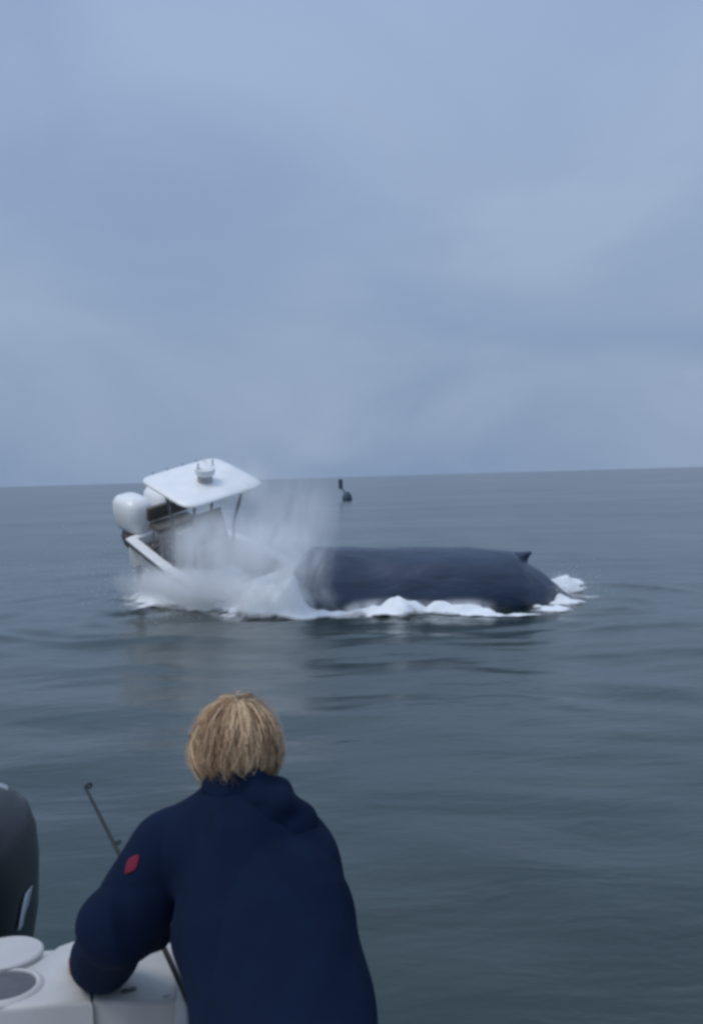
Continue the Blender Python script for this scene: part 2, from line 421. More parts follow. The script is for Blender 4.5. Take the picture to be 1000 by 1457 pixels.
def build_whale():
    root = empty('whale', (1.5, 22.3, 0))
    tag(root, 'huge dark humpback whale back rolling at the surface in white foam', 'whale')
    L = Vector(root.location)
    # spine stations: px of the photograph, top edge px, distance, half width, lower depth
    st = [(300, 990, 21.6, 0.25, 1.0), (350, 935, 21.7, 0.6, 1.3), (385, 890, 21.8, 0.9, 1.4), (405, 852, 21.9, 1.05, 1.5), (418, 815, 21.95, 1.15, 1.55), (428, 796, 22.0, 1.2, 1.6),
          (440, 785, 22.0, 1.25, 1.6), (480, 781, 22.2, 1.30, 1.6), (530, 783, 22.3, 1.32, 1.6), (580, 783, 22.3, 1.30, 1.55), (630, 781, 22.3, 1.26, 1.5),
          (665, 780.5, 22.3, 1.22, 1.45), (690, 782.5, 22.3, 1.18, 1.4), (715, 785, 22.3, 1.12, 1.3), (732, 789.5, 22.3, 1.05, 1.25), (742, 799, 22.3, 0.98, 1.2), (752, 807, 22.3, 0.88, 1.15), (768, 817, 22.3, 0.68, 1.05),
          (782, 828, 22.35, 0.42, 0.85), (798, 841, 22.4, 0.26, 0.7), (830, 866, 22.5, 0.2, 0.55), (870, 890, 22.6, 0.15, 0.4)]
    px = np.array([s[0] for s in st], float); q = np.linspace(px[0], px[-1], 150)
    def cub(col):
        y = np.array([s[col] for s in st], float); m = np.gradient(y, px); o = np.empty_like(q)
        for n, x in enumerate(q):
            i = min(max(np.searchsorted(px, x) - 1, 0), len(px) - 2); h = px[i + 1] - px[i]; t = (x - px[i]) / h
            o[n] = (2*t**3-3*t**2+1)*y[i]+(t**3-2*t**2+t)*h*m[i]+(-2*t**3+3*t**2)*y[i+1]+(t**3-t**2)*h*m[i+1]
        return o
    T, D, Wd, Dp = cub(1), cub(2), cub(3), cub(4)
    rings = []; n = 56
    for x, tp, dist, w, dep in zip(q, T, D, Wd, Dp):
        tp += 1.3 * math.sin(x * 0.055 + 1.0) * math.sin(x * 0.021) if 440 < x < 720 else 0; c = U(x, tp, dist + 0.6); ring = []
        for k in range(n):
            a = 2 * math.pi * k / n; sx, sz = math.sin(a), math.cos(a)
            # full flanks with a slight ridge along the back
            ridge = 0.05 * max(0, sz) ** 14
            yy = w * math.copysign(abs(sx) ** 0.86, sx); zz = (sz - 1) * dep * 0.62 if sz > 0 else -dep * 0.62 + sz * dep * 0.8
            zz += ridge + 0.012 * math.sin(c.x * 5.1 + 2.2 * math.sin(a * 3)) + 0.02 * math.sin(c.x * 1.9 + a * 2)
            ring.append(Vector((c.x, c.y + yy, c.z + zz)) - L)
        rings.append(ring)
    loft('body', rings, M['whale'], root)
    # dorsal fin: low hump and hooked tip pointing to the tail
    prof = [(695, 783.5), (708, 784), (722, 785), (735, 785.5), (746, 785), (755, 784.5), (756.5, 787.5), (753, 791), (750.5, 796), (750, 802), (754, 812), (740, 816), (715, 808), (695, 800)]
    P = [U(a, b, 22.9) - L for a, b in prof]
    c = sum(P, Vector()) / len(P); V = []; F = []; n = len(P)
    for sgn in (-1, 1):
        for p in P: V.append(p + Vector((0, 0.012 * sgn, 0)))
        for p in P: V.append(c + (p - c) * 0.62 + Vector((0, (0.06 + 0.11 * max(0, (c.z - p.z) / 0.3)) * sgn, 0)))
        V.append(c + Vector((0, 0.13 * sgn, 0)))
    m = 2 * n + 1
    for s, o in ((0, 0), (1, m)):
        for i in range(n):
            j = (i + 1) % n; a, b, d, e = o + i, o + j, o + n + j, o + n + i
            F.append((a, b, d, e) if s == 0 else (e, d, b, a)); F.append((e, d, o + 2 * n) if s == 0 else (o + 2 * n, d, e))
    for i in range(n):
        j = (i + 1) % n; F.append((j, i, m + i, m + j))
    obj('dorsal_fin', V, F, M['whale'], root)
build_whale()

# ------------------------------------------------------------------ capsizing boat
def build_struck_boat():
    a = Vector((0.95, -0.90, -0.50)); b = Vector((1.3, 1.15, 0.40))
    f = (-a).normalized(); u = a.cross(b).normalized(); p = u.cross(f)      # forward, up, port
    top = U(290, 687, 24.0); base = top - (u * 2.25 - f * 0.05) * 1.11
    root = empty('struck_boat')
    S = 1.11; f, p, u = f * -S, p * -S, u * S
    root.matrix_world = Matrix(((f.x, p.x, u.x, base.x), (f.y, p.y, u.y, base.y), (f.z, p.z, u.z, base.z), (0, 0, 0, 1)))
    tag(root, 'white open motorboat with hardtop tipping stern up in the spray beside the whale', 'boat')
    SL, BL = -1.52, 3.0
    def beam(x):
        t = (x - SL) / (BL - SL); return (0.90 + 0.22 * min(1, t * 2.5)) * (1 - max(0, (t - 0.42) / 0.58) ** 4.6)
    def sheer(x): t = (x - SL) / (BL - SL); return 0.58 + 0.30 * t ** 1.3
    def keel(x): t = (x - SL) / (BL - SL); return -0.48 + 0.95 * max(0, (t - 0.6) / 0.4) ** 2.4
    xs = list(np.linspace(SL, 1.0, 14)) + list(np.linspace(1.1, BL - 0.02, 22))
    rings = []
    for x in xs:
        w, h, k = max(beam(x), 0.05), sheer(x), keel(x); c = k + (h - k) * 0.38
        half = [(0, k), (w * 0.35, k + (c - k) * 0.45), (w * 0.76, c), (w * 0.86, c + (h - c) * 0.4), (w, h - 0.07), (w + 0.02, h)]
        ring = [Vector((x, y, z)) for y, z in half] + [Vector((x, w - 0.20 if w > 0.3 else w * 0.35, h + 0.012)), Vector((x, w - 0.22 if w > 0.3 else w * 0.3, h - 0.03))]
        floor = 0.0 if x < 1.1 else min(h - 0.3, 0.28 * min(1, (x - 1.1) / 0.25))
        ring += [Vector((x, max(0.03, (w - 0.26) if w > 0.35 else w * 0.28), floor)), Vector((x, 0, floor))]
        full = ring + [Vector((v.x, -v.y, v.z)) for v in reversed(ring[1:-1])]
        rings.append(full)
    hull = loft('hull', rings, M['gelcoat'], root); smooth_angle(hull, 40)
    # inner liner faces are a duller grey than the hull
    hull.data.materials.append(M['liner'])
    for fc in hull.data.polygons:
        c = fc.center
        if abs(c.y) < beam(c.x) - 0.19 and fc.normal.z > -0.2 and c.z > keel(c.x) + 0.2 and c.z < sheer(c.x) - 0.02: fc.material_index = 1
    tube('rub_rail', [Vector((x, beam(x) + 0.035, sheer(x) - 0.05)) for x in xs], 0.022, M['dark'], root, 8)
    tube('rub_rail', [Vector((x, -beam(x) - 0.035, sheer(x) - 0.05)) for x in xs], 0.022, M['dark'], root, 8)
    # bow casting deck, cushions and anchor hatch
    fd = [(1.9, -beam(1.9) + 0.10), (2.3, -beam(2.3) + 0.08), (2.7, -beam(2.7) + 0.05), (2.92, 0), (2.7, beam(2.7) - 0.05), (2.3, beam(2.3) - 0.08), (1.9, beam(1.9) - 0.10)]
    slab('foredeck', fd, 0.60, 0.865, M['gelcoat'], root)
    slab('bow_cushion', [(1.25, -0.72), (1.85, -0.70), (1.85, 0.70), (1.25, 0.72)], 0.30, 0.50, M['cushion'], root, 0.03)
    for s in (-1, 1):
        tube('bow_rail', [(1.2, s * 1.02, sheer(1.2)), (1.3, s * 1.02, sheer(1.3) + 0.14), (2.0, s * (beam(2.0) - 0.05), sheer(2.0) + 0.14), (2.5, s * (beam(2.5) - 0.05), sheer(2.5) + 0.12), (2.7, s * (beam(2.7) - 0.06), sheer(2.7))], 0.014, M['metal'], root, 8)
    # transom, engine well and outboard
    box('transom', (SL - 0.02, -0.84, -0.1), (SL + 0.16, 0.84, 0.60), M['gelcoat'], root, 0.03)
    box('stern_seat', (SL + 0.18, -0.70, 0.0), (SL + 0.46, 0.70, 0.42), M['cushion'], root, 0.04)
    for yo in (-0.40, 0.40):
        om = empty('outboard_motor'); om.parent = root; om.location = (SL - 0.30, yo, -0.10); om.rotation_euler = (0, R(-6), 0); om.scale = (1.1, 1.1, 1.1)
        loft('cowl', [superring(dx, 0, z, rx, ry, 3.3, 36) for z, rx, ry, dx in ((0.56, 0.30, 0.22, 0), (0.60, 0.38, 0.28, 0), (0.70, 0.43, 0.31, -0.02), (0.92, 0.45, 0.31, -0.05), (1.10, 0.42, 0.285, -0.08), (1.20, 0.34, 0.23, -0.09), (1.24, 0.18, 0.12, -0.09))], M['gelcoat'], om)
        loft('cowl_base', [superring(0, 0, z, rx, ry, 2.6, 28) for z, rx, ry in ((0.12, 0.20, 0.16), (0.22, 0.30, 0.23), (0.40, 0.36, 0.27), (0.56, 0.31, 0.23))], M['cushion'], om)
        loft('midsection', [superring(0, 0, z, rx, ry, 2.5, 20) for z, rx, ry in ((-0.75, 0.09, 0.04), (-0.3, 0.13, 0.07), (0.0, 0.16, 0.10), (0.18, 0.18, 0.13))], M['console'], om)
        box('bracket', (0.14, -0.16, -0.15), (0.36, 0.16, 0.42), M['cushion'], om, 0.03)
    # console with windshield and seat
    rg = [[Vector((x, y, z)) for x, y in ((-0.38, -0.42), (0.55 - dz, -0.42), (0.55 - dz, 0.42), (-0.38, 0.42))] for z, dz in ((0.0, 0), (0.5, 0.02), (0.95, 0.12), (1.05, 0.22))]
    con = loft('console', rg, M['console'], root); smooth_angle(con, 30)
    box('console_seat', (0.56, -0.33, 0.0), (0.98, 0.33, 0.48), M['gelcoat'], root, 0.04)
    ws = loft('windshield', [[Vector((0.36, -0.40, 1.05)), Vector((0.385, -0.40, 1.05)), Vector((0.385, 0.40, 1.05)), Vector((0.36, 0.40, 1.05))], [Vector((0.12, -0.36, 1.62)), Vector((0.145, -0.36, 1.62)), Vector((0.145, 0.36, 1.62)), Vector((0.12, 0.36, 1.62))]], M['glass_dark'], root); smooth_angle(ws, 30)
    wheel = lathe('steering_wheel', [(0.17, -0.015), (0.19, 0.0), (0.17, 0.015), (0.155, 0.0)], M['dark'], root, (0, 0, 0), 24)
    wheel.location = (-0.48, 0, 0.88); wheel.rotation_euler = (0, R(-65), 0)
    # leaning post
    box('leaning_post_seat', (-1.25, -0.5, 0.82), (-0.85, 0.5, 0.96), M['cushion'], root, 0.04)
    for x in (-1.2, -0.9):
        for y in (-0.42, 0.42): tube('leaning_post_leg', [(x, y, 0.0), (x, y, 0.84)], 0.025, M['metal'], root, 8)
    # hardtop on four pipe legs
    TZ = 0.17
    for x0, x1 in ((0.42, 0.58), (-0.35, -0.5)):
        for s in (-1, 1):
            tube('top_leg', [(x0, s * 0.50, 0.0), (x0, s * 0.50, 1.35), (x1, s * 0.62, 2.06 + TZ)], 0.034, M['frame_grey'], root, 10)
    tube('top_brace', [(0.5, -0.58, 1.9 + TZ), (0.5, 0.58, 1.9 + TZ)], 0.02, M['metal'], root, 8)
    tube('top_brace', [(-0.43, -0.58, 1.9 + TZ), (-0.43, 0.58, 1.9 + TZ)], 0.02, M['metal'], root, 8)
    sr = lambda z, rx, ry, p: superring(0, 0, z + TZ, rx, ry, p, 64)
    ht = [sr(2.06, 0.80, 0.93, 7), sr(2.055, 0.86, 0.99, 7), sr(2.075, 0.875, 1.0, 7), sr(2.105, 0.855, 0.985, 7), sr(2.128, 0.76, 0.88, 5.5), sr(2.150, 0.5, 0.6, 4), sr(2.158, 0.2, 0.25, 3)]
    box('electronics_box', (-0.28, -0.46, 1.86 + TZ), (0.34, 0.46, 2.05 + TZ), M['frame_grey'], root, 0.03)
    box('backrest', (-1.32, -0.52, 0.98), (-1.20, 0.52, 1.30), M['cushion'], root, 0.04)
    box('cooler', (-0.80, 0.30, 0.0), (-0.45, 0.85, 0.42), M['console'], root, 0.03)
    hd = loft('hardtop', ht, M['gelcoat'], root)
    tube('seam', [(-0.78, 0.60, 2.129 + TZ), (0.78, 0.60, 2.129 + TZ)], 0.010, M['console'], hd, 6)
    # radar dome and lights on the hardtop
    lathe('radar_pedestal', [(0.17, 2.12), (0.15, 2.26), (0.13, 2.30)], M['console'], root, (0.12, -0.02, TZ), 24)
    lathe('radar_dome', [(0.14, 2.29), (0.20, 2.32), (0.215, 2.38), (0.20, 2.45), (0.12, 2.49), (0.02, 2.495)], M['gelcoat'], root, (0.12, -0.02, TZ), 32)
    for y in (-0.19, 0.17): tube('navigation_light', [(0.12, y, 2.45 + TZ), (0.12, y, 2.60 + TZ)], [0.03, 0.018], M['gelcoat'], root, 8)
    for k, y in enumerate((-0.55, -0.2, 0.2, 0.55)): tube('rod_holder', [(-0.84, y, 1.98 + TZ), (-0.96, y, 2.10 + TZ)], 0.024, M['metal'], root, 8)
build_struck_boat()

# ------------------------------------------------------------------ far marker buoy
def build_buoy():
    p = UZ(491, 712, 0.0); root = empty('marker_buoy', (p.x, p.y, float(sea_height(p.x, p.y, 3.0))))
    tag(root, 'small dark marker buoy with leaning staff beyond the splash', 'buoy')
    lathe('float', [(0.2, -0.6), (0.52, -0.3), (0.60, 0.1), (0.55, 0.55), (0.30, 0.95), (0.12, 1.05)], M['buoy'], root, (0.25, 0, 0), 28)
    tube('staff', [(0.1, 0, 0.7), (-0.35, 0, 1.5), (-0.56, 0, 2.55)], [0.09, 0.07, 0.05], M['buoy'], root, 10)
    lathe('topmark', [(0.10, 1.25), (0.24, 1.35), (0.25, 2.35), (0.12, 2.5)], M['buoy'], root, (-0.50, 0, 0.1), 20)
build_buoy()

# ------------------------------------------------------------------ foam and spray
PATCH = [  # px, py at the water, half length x, half depth y, height, weight
    (250, 842, 0.55, 1.0, 0.28, 1.05), (275, 847, 0.9, 1.2, 0.46, 1.2), (300, 853, 1.1, 1.2, 0.46, 1.2), (330, 860, 1.0, 1.1, 0.46, 1.2), (365, 867, 0.9, 0.9, 0.52, 1.25), (395, 871, 0.9, 0.8, 0.60, 1.2), (422, 873, 0.6, 0.7, 0.62, 1.15), (442, 876, 0.4, 0.5, 0.34, 1.1),
    (458, 878, 0.8, 0.40, 0.06, 1.0), (500, 877, 0.9, 0.36, 0.10, 1.0), (545, 875, 0.7, 0.5, 0.20, 1.1), (574, 873, 0.42, 0.5, 0.34, 1.15), (605, 875, 0.8, 0.22, 0.03, 0.8), (642, 872, 0.55, 0.5, 0.36, 1.15), (678, 875, 0.55, 0.36, 0.18, 1.05), (720, 876, 0.7, 0.14, 0.02, 0.7),
    (770, 873, 0.4, 0.2, 0.03, 0.8), (790, 866, 0.25, 0.5, 0.08, 0.95), (806, 854, 0.22, 0.8, 0.20, 1.0), (815, 843, 0.20, 0.9, 0.26, 1.0), (803, 833, 0.32, 0.7, 0.24, 0.9), (300, 840, 1.4, 1.5, 0.1, 0.7), (365, 850, 1.4, 1.5, 0.2, 0.8)]
def build_foam():
    x = np.arange(-7.5, 6.5, 0.045); y = np.arange(18.0, 29.0, 0.07); X, Y = np.meshgrid(x, y)
    Fm = np.full(X.shape, -1.0); Hh = np.zeros(X.shape)
    wx = X + 0.25 * fbm2(X * 1.3 + 5, Y * 1.3, 3); wy = Y + 0.3 * fbm2(X * 1.3, Y * 1.3 + 40, 3)
    for px, py, rx, ry, h, w in PATCH:
        c = UZ(px, py, 0.0); d = ((wx - c.x) / (rx * 1.5)) ** 2 + ((wy - c.y - ry * 0.15) / (ry * 1.4)) ** 2
        v = w - d; Fm = np.maximum(Fm, v); Hh = np.maximum(Hh, h * np.exp(-2.2 * d))
    nz = fbm2(X * 1.6, Y * 1.1, 5); Fm = Fm + 0.36 * nz
    keep = Fm > -0.60
    al = np.clip((Fm + 0.05) / 0.75, 0, 1); al = al * al * (3 - 2 * al); veil = 0.26 * np.clip((Fm + 0.55) / 0.6, 0, 1)
    Z = sea_height(X, Y, 0.2) + 0.015 + al * (Hh * (0.8 + 0.45 * fbm2(X * 1.5 + 9, Y * 1.2, 3)) + 0.025 * fbm2(X * 5, Y * 4, 3))
    idx = -np.ones(X.shape, int); idx[keep] = np.arange(keep.sum())
    V = np.stack([X[keep], Y[keep], Z[keep]], -1)
    q = np.stack([idx[:-1, :-1], idx[:-1, 1:], idx[1:, 1:], idx[1:, :-1]], -1).reshape(-1, 4); q = q[(q >= 0).all(1)]
    m = bpy.data.materials.new('foam'); t, b = nodes_of(m)
    b.inputs['Base Color'].default_value = (0.82, 0.85, 0.87, 1); b.inputs['Roughness'].default_value = 0.9; b.inputs['Specular IOR Level'].default_value = 0.2
    at = t.nodes.new('ShaderNodeAttribute'); at.attribute_name = 'cover'
    tc = t.nodes.new('ShaderNodeTexCoord'); n = t.nodes.new('ShaderNodeTexNoise'); n.inputs['Scale'].default_value = 2.6; n.inputs['Detail'].default_value = 8; n.inputs['Roughness'].default_value = 0.62
    t.links.new(tc.outputs['Object'], n.inputs['Vector'])
    ad = t.nodes.new('ShaderNodeMath'); ad.operation = 'MULTIPLY_ADD'; t.links.new(n.outputs['Fac'], ad.inputs[0]); ad.inputs[1].default_value = 1.5; ad.inputs[2].default_value = -0.78
    su = t.nodes.new('ShaderNodeMath'); su.operation = 'ADD'; t.links.new(ad.outputs[0], su.inputs[0]); t.links.new(at.outputs['Fac'], su.inputs[1])
    mr = t.nodes.new('ShaderNodeMapRange'); mr.interpolation_type = 'SMOOTHSTEP'; mr.inputs['From Min'].default_value = 0.0; mr.inputs['From Max'].default_value = 0.85
    t.links.new(su.outputs[0], mr.inputs['Value']); t.links.new(mr.outputs[0], b.inputs['Alpha'])
    bp = t.nodes.new('ShaderNodeBump'); bp.inputs['Distance'].default_value = 0.06; t.links.new(n.outputs['Fac'], bp.inputs['Height']); t.links.new(bp.outputs[0], b.inputs['Normal'])
    o = obj('foam', V, q, m)
    a = o.data.attributes.new('cover', 'FLOAT', 'POINT'); a.data.foreach_set('value', np.maximum(al, veil)[keep].astype(np.float32))
    tag(o, 'white churned foam along the whale and under the boat', kind='stuff')
build_foam()

def build_droplets():
    # spray thrown up around the blow: each drop a small octahedron
    C = []; S = []
    def burst(n, c, r, s0, s1):
        p = rng.normal(0, 1, (n, 3)) * np.array(r) * 0.5 + np.array(c); C.append(p); S.append(0.42 * rng.uniform(s0, s1, n) * rng.random(n) ** 0.6)
    burst(2600, U(290, 815, 21.2), (2.2, 1.2, 0.7), 0.01, 0.030)
    burst(2600, U(360, 800, 21.0), (2.0, 1.0, 1.0), 0.01, 0.028)
    burst(900, U(405, 785, 21.0), (0.7, 0.8, 1.1), 0.006, 0.016)
    burst(900, U(425, 715, 21.6), (1.0, 0.8, 1.4), 0.005, 0.012)
    burst(900, U(250, 825, 22.5), (1.2, 1.0, 0.5), 0.01, 0.03)
    burst(500, U(800, 832, 22.3), (0.7, 0.7, 0.45), 0.008, 0.024)
    C = np.concatenate(C); S = np.concatenate(S)
    k = (C[:, 2] > sea_height(C[:, 0], C[:, 1], 0.2)) & ((C[:, 0] / C[:, 1] < -0.052) | (C[:, 0] / C[:, 1] > 0.185)); C, S = C[k], S[k]; n = len(C)
    o8 = np.array([(1, 0, 0), (-1, 0, 0), (0, 1, 0), (0, -1, 0), (0, 0, 1.2), (0, 0, -1.2)], float)
    f8 = np.array([(0, 2, 4), (2, 1, 4), (1, 3, 4), (3, 0, 4), (2, 0, 5), (1, 2, 5), (3, 1, 5), (0, 3, 5)])
    V = (C[:, None] + o8[None] * S[:, None, None]).reshape(-1, 3); F = (f8[None] + 6 * np.arange(n)[:, None, None]).reshape(-1, 3)
    m = material('spray_water', (0.80, 0.84, 0.87), 0.4, 0.03, 2.0)
    me = bpy.data.meshes.new('spray_droplets'); me.from_pydata(V.tolist(), [], F.tolist()); me.update(); me.materials.append(m)
    o = bpy.data.objects.new('spray_droplets', me); COL.objects.link(o)
    tag(o, 'fine white water droplets thrown up around the whale and boat', kind='stuff')
build_droplets()

def build_mist():
    def mist(px, py, Y, r, dens, scale=1.6, thr=0.38, seed=0.0, tilt=0.0, label='white spray mist', vert=0.55):
        c = U(px, py, Y)
        bm = bmesh.new(); bmesh.ops.create_icosphere(bm, subdivisions=3, radius=1.0)
        m = bpy.data.materials.new('spray_mist'); m.use_nodes = True; t = m.node_tree; t.nodes.clear()
        o_ = t.nodes.new('ShaderNodeOutputMaterial'); pv = t.nodes.new('ShaderNodeVolumePrincipled')
        pv.inputs['Color'].default_value = (0.985, 0.99, 0.995, 1); pv.inputs['Anisotropy'].default_value = 0.0
        t.links.new(pv.outputs[0], o_.inputs['Volume'])
        tc = t.nodes.new('ShaderNodeTexCoord')
        ln = t.nodes.new('ShaderNodeVectorMath'); ln.operation = 'LENGTH'; t.links.new(tc.outputs['Object'], ln.inputs[0])
        fo = t.nodes.new('ShaderNodeMapRange'); fo.interpolation_type = 'SMOOTHERSTEP'; fo.inputs['From Min'].default_value = 1.0; fo.inputs['From Max'].default_value = 0.15; t.links.new(ln.outputs['Value'], fo.inputs['Value'])
        vm = t.nodes.new('ShaderNodeVectorMath'); vm.operation = 'MULTIPLY_ADD'; t.links.new(tc.outputs['Object'], vm.inputs[0]); vm.inputs[1].default_value = (r[0] * 1.35, r[1], r[2] * vert); vm.inputs[2].default_value = (seed, seed * 1.7, -seed)
        n = t.nodes.new('ShaderNodeTexNoise'); n.inputs['Scale'].default_value = scale; n.inputs['Detail'].default_value = 5; n.inputs['Roughness'].default_value = 0.6; n.inputs['Distortion'].default_value = 0.4; t.links.new(vm.outputs[0], n.inputs['Vector'])
        nr = t.nodes.new('ShaderNodeMapRange'); nr.interpolation_type = 'SMOOTHSTEP'; nr.inputs['From Min'].default_value = thr; nr.inputs['From Max'].default_value = thr + 0.3; t.links.new(n.outputs['Fac'], nr.inputs['Value'])
        mu = t.nodes.new('ShaderNodeMath'); mu.operation = 'MULTIPLY'; t.links.new(fo.outputs[0], mu.inputs[0]); t.links.new(nr.outputs[0], mu.inputs[1])
        m2 = t.nodes.new('ShaderNodeMath'); m2.operation = 'MULTIPLY'; t.links.new(mu.outputs[0], m2.inputs[0]); m2.inputs[1].default_value = dens
        t.links.new(m2.outputs[0], pv.inputs['Density'])
        ob = bm_obj('spray_mist', bm, m, None, True); ob.location = c; ob.scale = r; ob.rotation_euler = (0, tilt, 0)
        tag(ob, label, kind='stuff')
    mist(318, 782, 22.4, (1.75, 1.4, 1.15), 2.2, 1.3, 0.34, 3.1, R(10), 'grey white spray mist over the boat hull')
    mist(412, 792, 20.9, (1.25, 0.8, 0.95), 3.0, 2.6, 0.36, 7.7, R(28), 'streak of spray mist where the whale meets the boat')
    mist(418, 750, 21.8, (1.3, 1.0, 1.55), 1.1, 1.2, 0.33, 12.3, R(10), 'thin plume of spray mist rising beside the whale')
    mist(290, 838, 22.8, (2.3, 1.4, 0.58), 7.0, 1.8, 0.34, 21.0, R(7), 'low white spray mist under the boat', 1.0)
    mist(385, 846, 21.2, (1.7, 0.9, 0.55), 5.0, 2.8, 0.38, 31.0, R(5), 'low white spray mist at the near end of the whale', 1.0)
    mist(352, 688, 23.0, (0.9, 0.8, 0.75), 1.0, 1.4, 0.32, 41.0, 0, 'faint spray mist at the edge of the hardtop')
    mist(803, 838, 22.9, (0.55, 0.8, 0.5), 2.2, 2.2, 0.38, 51.0, 0, 'spray mist behind the whale fin')
    mist(545, 868, 21.2, (1.7, 0.6, 0.30), 3.2, 2.2, 0.38, 61.0, 0, 'low spray mist along the middle of the whale', 1.0)
    mist(655, 868, 21.3, (1.2, 0.6, 0.30), 3.4, 2.2, 0.38, 71.0, 0, 'low spray mist along the rear flank of the whale', 1.0)
build_mist()

# ------------------------------------------------------------------ own boat: stern corner with counter and outboard
CZ = 1.62                                   # counter height
DECK = 0.85
def build_own_boat():
    root = empty('fishing_boat', (-0.6, 1.6, 0))
    tag(root, 'white fishing boat stern with counter and black outboard in the left foreground', 'boat')
    L = Vector(root.location)
    P = lambda px, py, z=CZ: (UZ(px, py, z) - L)
    xy = lambda v: (v.x, v.y)
    off = lambda v: Vector(v) - L
    # counter: bright block with a shade-grey disc for the round well, greyer block beside it, 4 mm lower
    near = UZ(60, 1424, CZ).y
    left = [xy(P(-520, 1437)), xy(P(20, 1433)), xy(P(70, 1427)), xy(P(132, 1424)), xy(P(132, 1334)), xy(P(104, 1337)), xy(P(82, 1345)), xy(P(66, 1357)), xy(P(40, 1368)), xy(P(-520, 1371))]
    slab('counter_top', left, CZ - 0.62, CZ, M['gelcoat_shaded'], root, 0.014)
    c = P(6, 1405)
    lathe('well_shade_disc', [(0.0725, 0.0), (0.0725, 0.0035), (0.068, 0.005), (0.001, 0.005)], M['well_shade_and_latch'], root, (c.x, c.y, CZ - 0.001), 48)  # flat disc whose grey stands in for the shade of a recess
    lathe('rim_ring', [(0.0745, -0.002), (0.0755, 0.006), (0.080, 0.0075), (0.090, 0.004), (0.0945, -0.002)], M['gelcoat_shaded'], root, (c.x, c.y, CZ), 48)
    right = [xy(P(131.0, 1421)), xy(P(236, 1421)), xy(P(254, 1417)), xy(P(262, 1405)), xy(P(262, 1360)), xy(P(250, 1340)), xy(P(236, 1333)), xy(P(131.0, 1333))]
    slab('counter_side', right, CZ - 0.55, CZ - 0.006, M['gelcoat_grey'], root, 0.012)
    # fittings on the grey block
    lt = P(184, 1410, CZ - 0.006)
    bt = box('latch', (-0.017, -0.008, 0.0), (0.017, 0.008, 0.006), M['well_shade_and_latch'], root, 0.004); bt.location = lt; bt.rotation_euler = (0, 0, R(28))
    l2 = P(236, 1417, CZ - 0.006)
    b2 = box('latch', (-0.007, -0.006, 0.0), (0.007, 0.006, 0.005), M['console'], root, 0.002); b2.location = l2
    # round bait tank behind the counter with its lid
    t = P(8, 1354, CZ + 0.014)
    tk = lathe('bait_tank', [(0.080, -0.45), (0.084, -0.44), (0.084, -0.016)], M['gelcoat_shaded'], root, (t.x, t.y, CZ + 0.014), 48)
    lathe('lid', [(0.086, -0.016), (0.093, -0.013), (0.093, -0.003), (0.088, 0.001), (0.03, 0.004), (0.001, 0.0045)], M['gelcoat_shaded'], tk, (t.x, t.y, CZ + 0.014), 48)
    # hull, transom and gunwale of the cockpit
    g = [UZ(-700, 1362, CZ - 0.03), UZ(-200, 1362, CZ - 0.03), UZ(120, 1340, CZ - 0.03), UZ(245, 1347, CZ - 0.03), Vector((-0.30, 2.38, CZ - 0.03)), Vector((-0.10, 2.16, CZ - 0.03)), Vector((0.25, 1.93, CZ - 0.03)), Vector((0.9, 1.45, CZ)), Vector((1.7, 0.5, CZ + 0.05)), Vector((2.2, -0.8, CZ + 0.1)), Vector((2.3, -2.4, CZ + 0.2)), Vector((1.6, -4.2, CZ + 0.35)), Vector((0.2, -5.4, CZ + 0.45))]
    g2 = [Vector((-2.6 - (v.x + 0.3) * 0.9, v.y, v.z)) for v in reversed(g[4:-1])]
    ring_top = [v.copy() for v in g[1:]] + [v for v in g2]
    cen = sum(ring_top, Vector()) / len(ring_top)
    def scaled(k, z): return [Vector((cen.x + (v.x - cen.x) * k, cen.y + (v.y - cen.y) * k, z if z is not None else v.z)) for v in ring_top]
    def shift(rg, d): return [v - L + Vector((0, 0, d)) for v in rg]
    hu = loft('hull', [shift(scaled(0.80, -0.5), 0), shift(scaled(0.93, 0.1), 0), shift(scaled(0.985, 0.9), 0), shift(scaled(0.995, None), -0.06), shift(scaled(0.995, None), -0.012), shift(scaled(0.955, None), -0.012), shift(scaled(0.95, None), -0.10), shift(scaled(0.94, DECK), 0)], M['gelcoat_shaded'], root)
    smooth_angle(hu, 45)
    gp = [UZ(236, 1346, CZ), UZ(252, 1362, CZ), UZ(259, 1385, CZ), UZ(262, 1412, CZ - 0.005), UZ(262, 1440, CZ - 0.02), UZ(258, 1480, CZ - 0.05)]
    tube('gunwale_edge', [v - L for v in gp], [0.012, 0.016, 0.018, 0.018, 0.018, 0.018], M['gelcoat_shaded'], root, 14)
    # outboard: powerhead cowl, stripes, midsection, bracket
    om = empty('outboard_motor'); om.parent = root
    oc = U(-56, 1260, 3.30); om.location = oc - L
    rr = []
    for z, rx, ry, cy in ((-0.30, 0.150, 0.24, 0), (-0.27, 0.178, 0.29, 0), (-0.14, 0.200, 0.315, 0), (0.02, 0.205, 0.32, 0.01), (0.12, 0.196, 0.31, 0.02), (0.19, 0.172, 0.285, 0.03), (0.235, 0.13, 0.24, 0.05), (0.258, 0.075, 0.17, 0.06), (0.264, 0.02, 0.06, 0.07)):
        rr.append(superring(0, cy, z, rx, ry, 3.2, 44))
    cowl = loft('cowl', rr, M['cowl'], om); 
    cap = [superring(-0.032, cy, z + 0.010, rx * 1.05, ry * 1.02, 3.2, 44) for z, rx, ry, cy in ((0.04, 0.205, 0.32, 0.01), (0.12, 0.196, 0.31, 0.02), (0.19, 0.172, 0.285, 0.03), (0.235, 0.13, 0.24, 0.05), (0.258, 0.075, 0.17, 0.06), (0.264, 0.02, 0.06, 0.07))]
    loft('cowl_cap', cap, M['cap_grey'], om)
    # curved pale decal low on the cowl side
    V = []; F = []
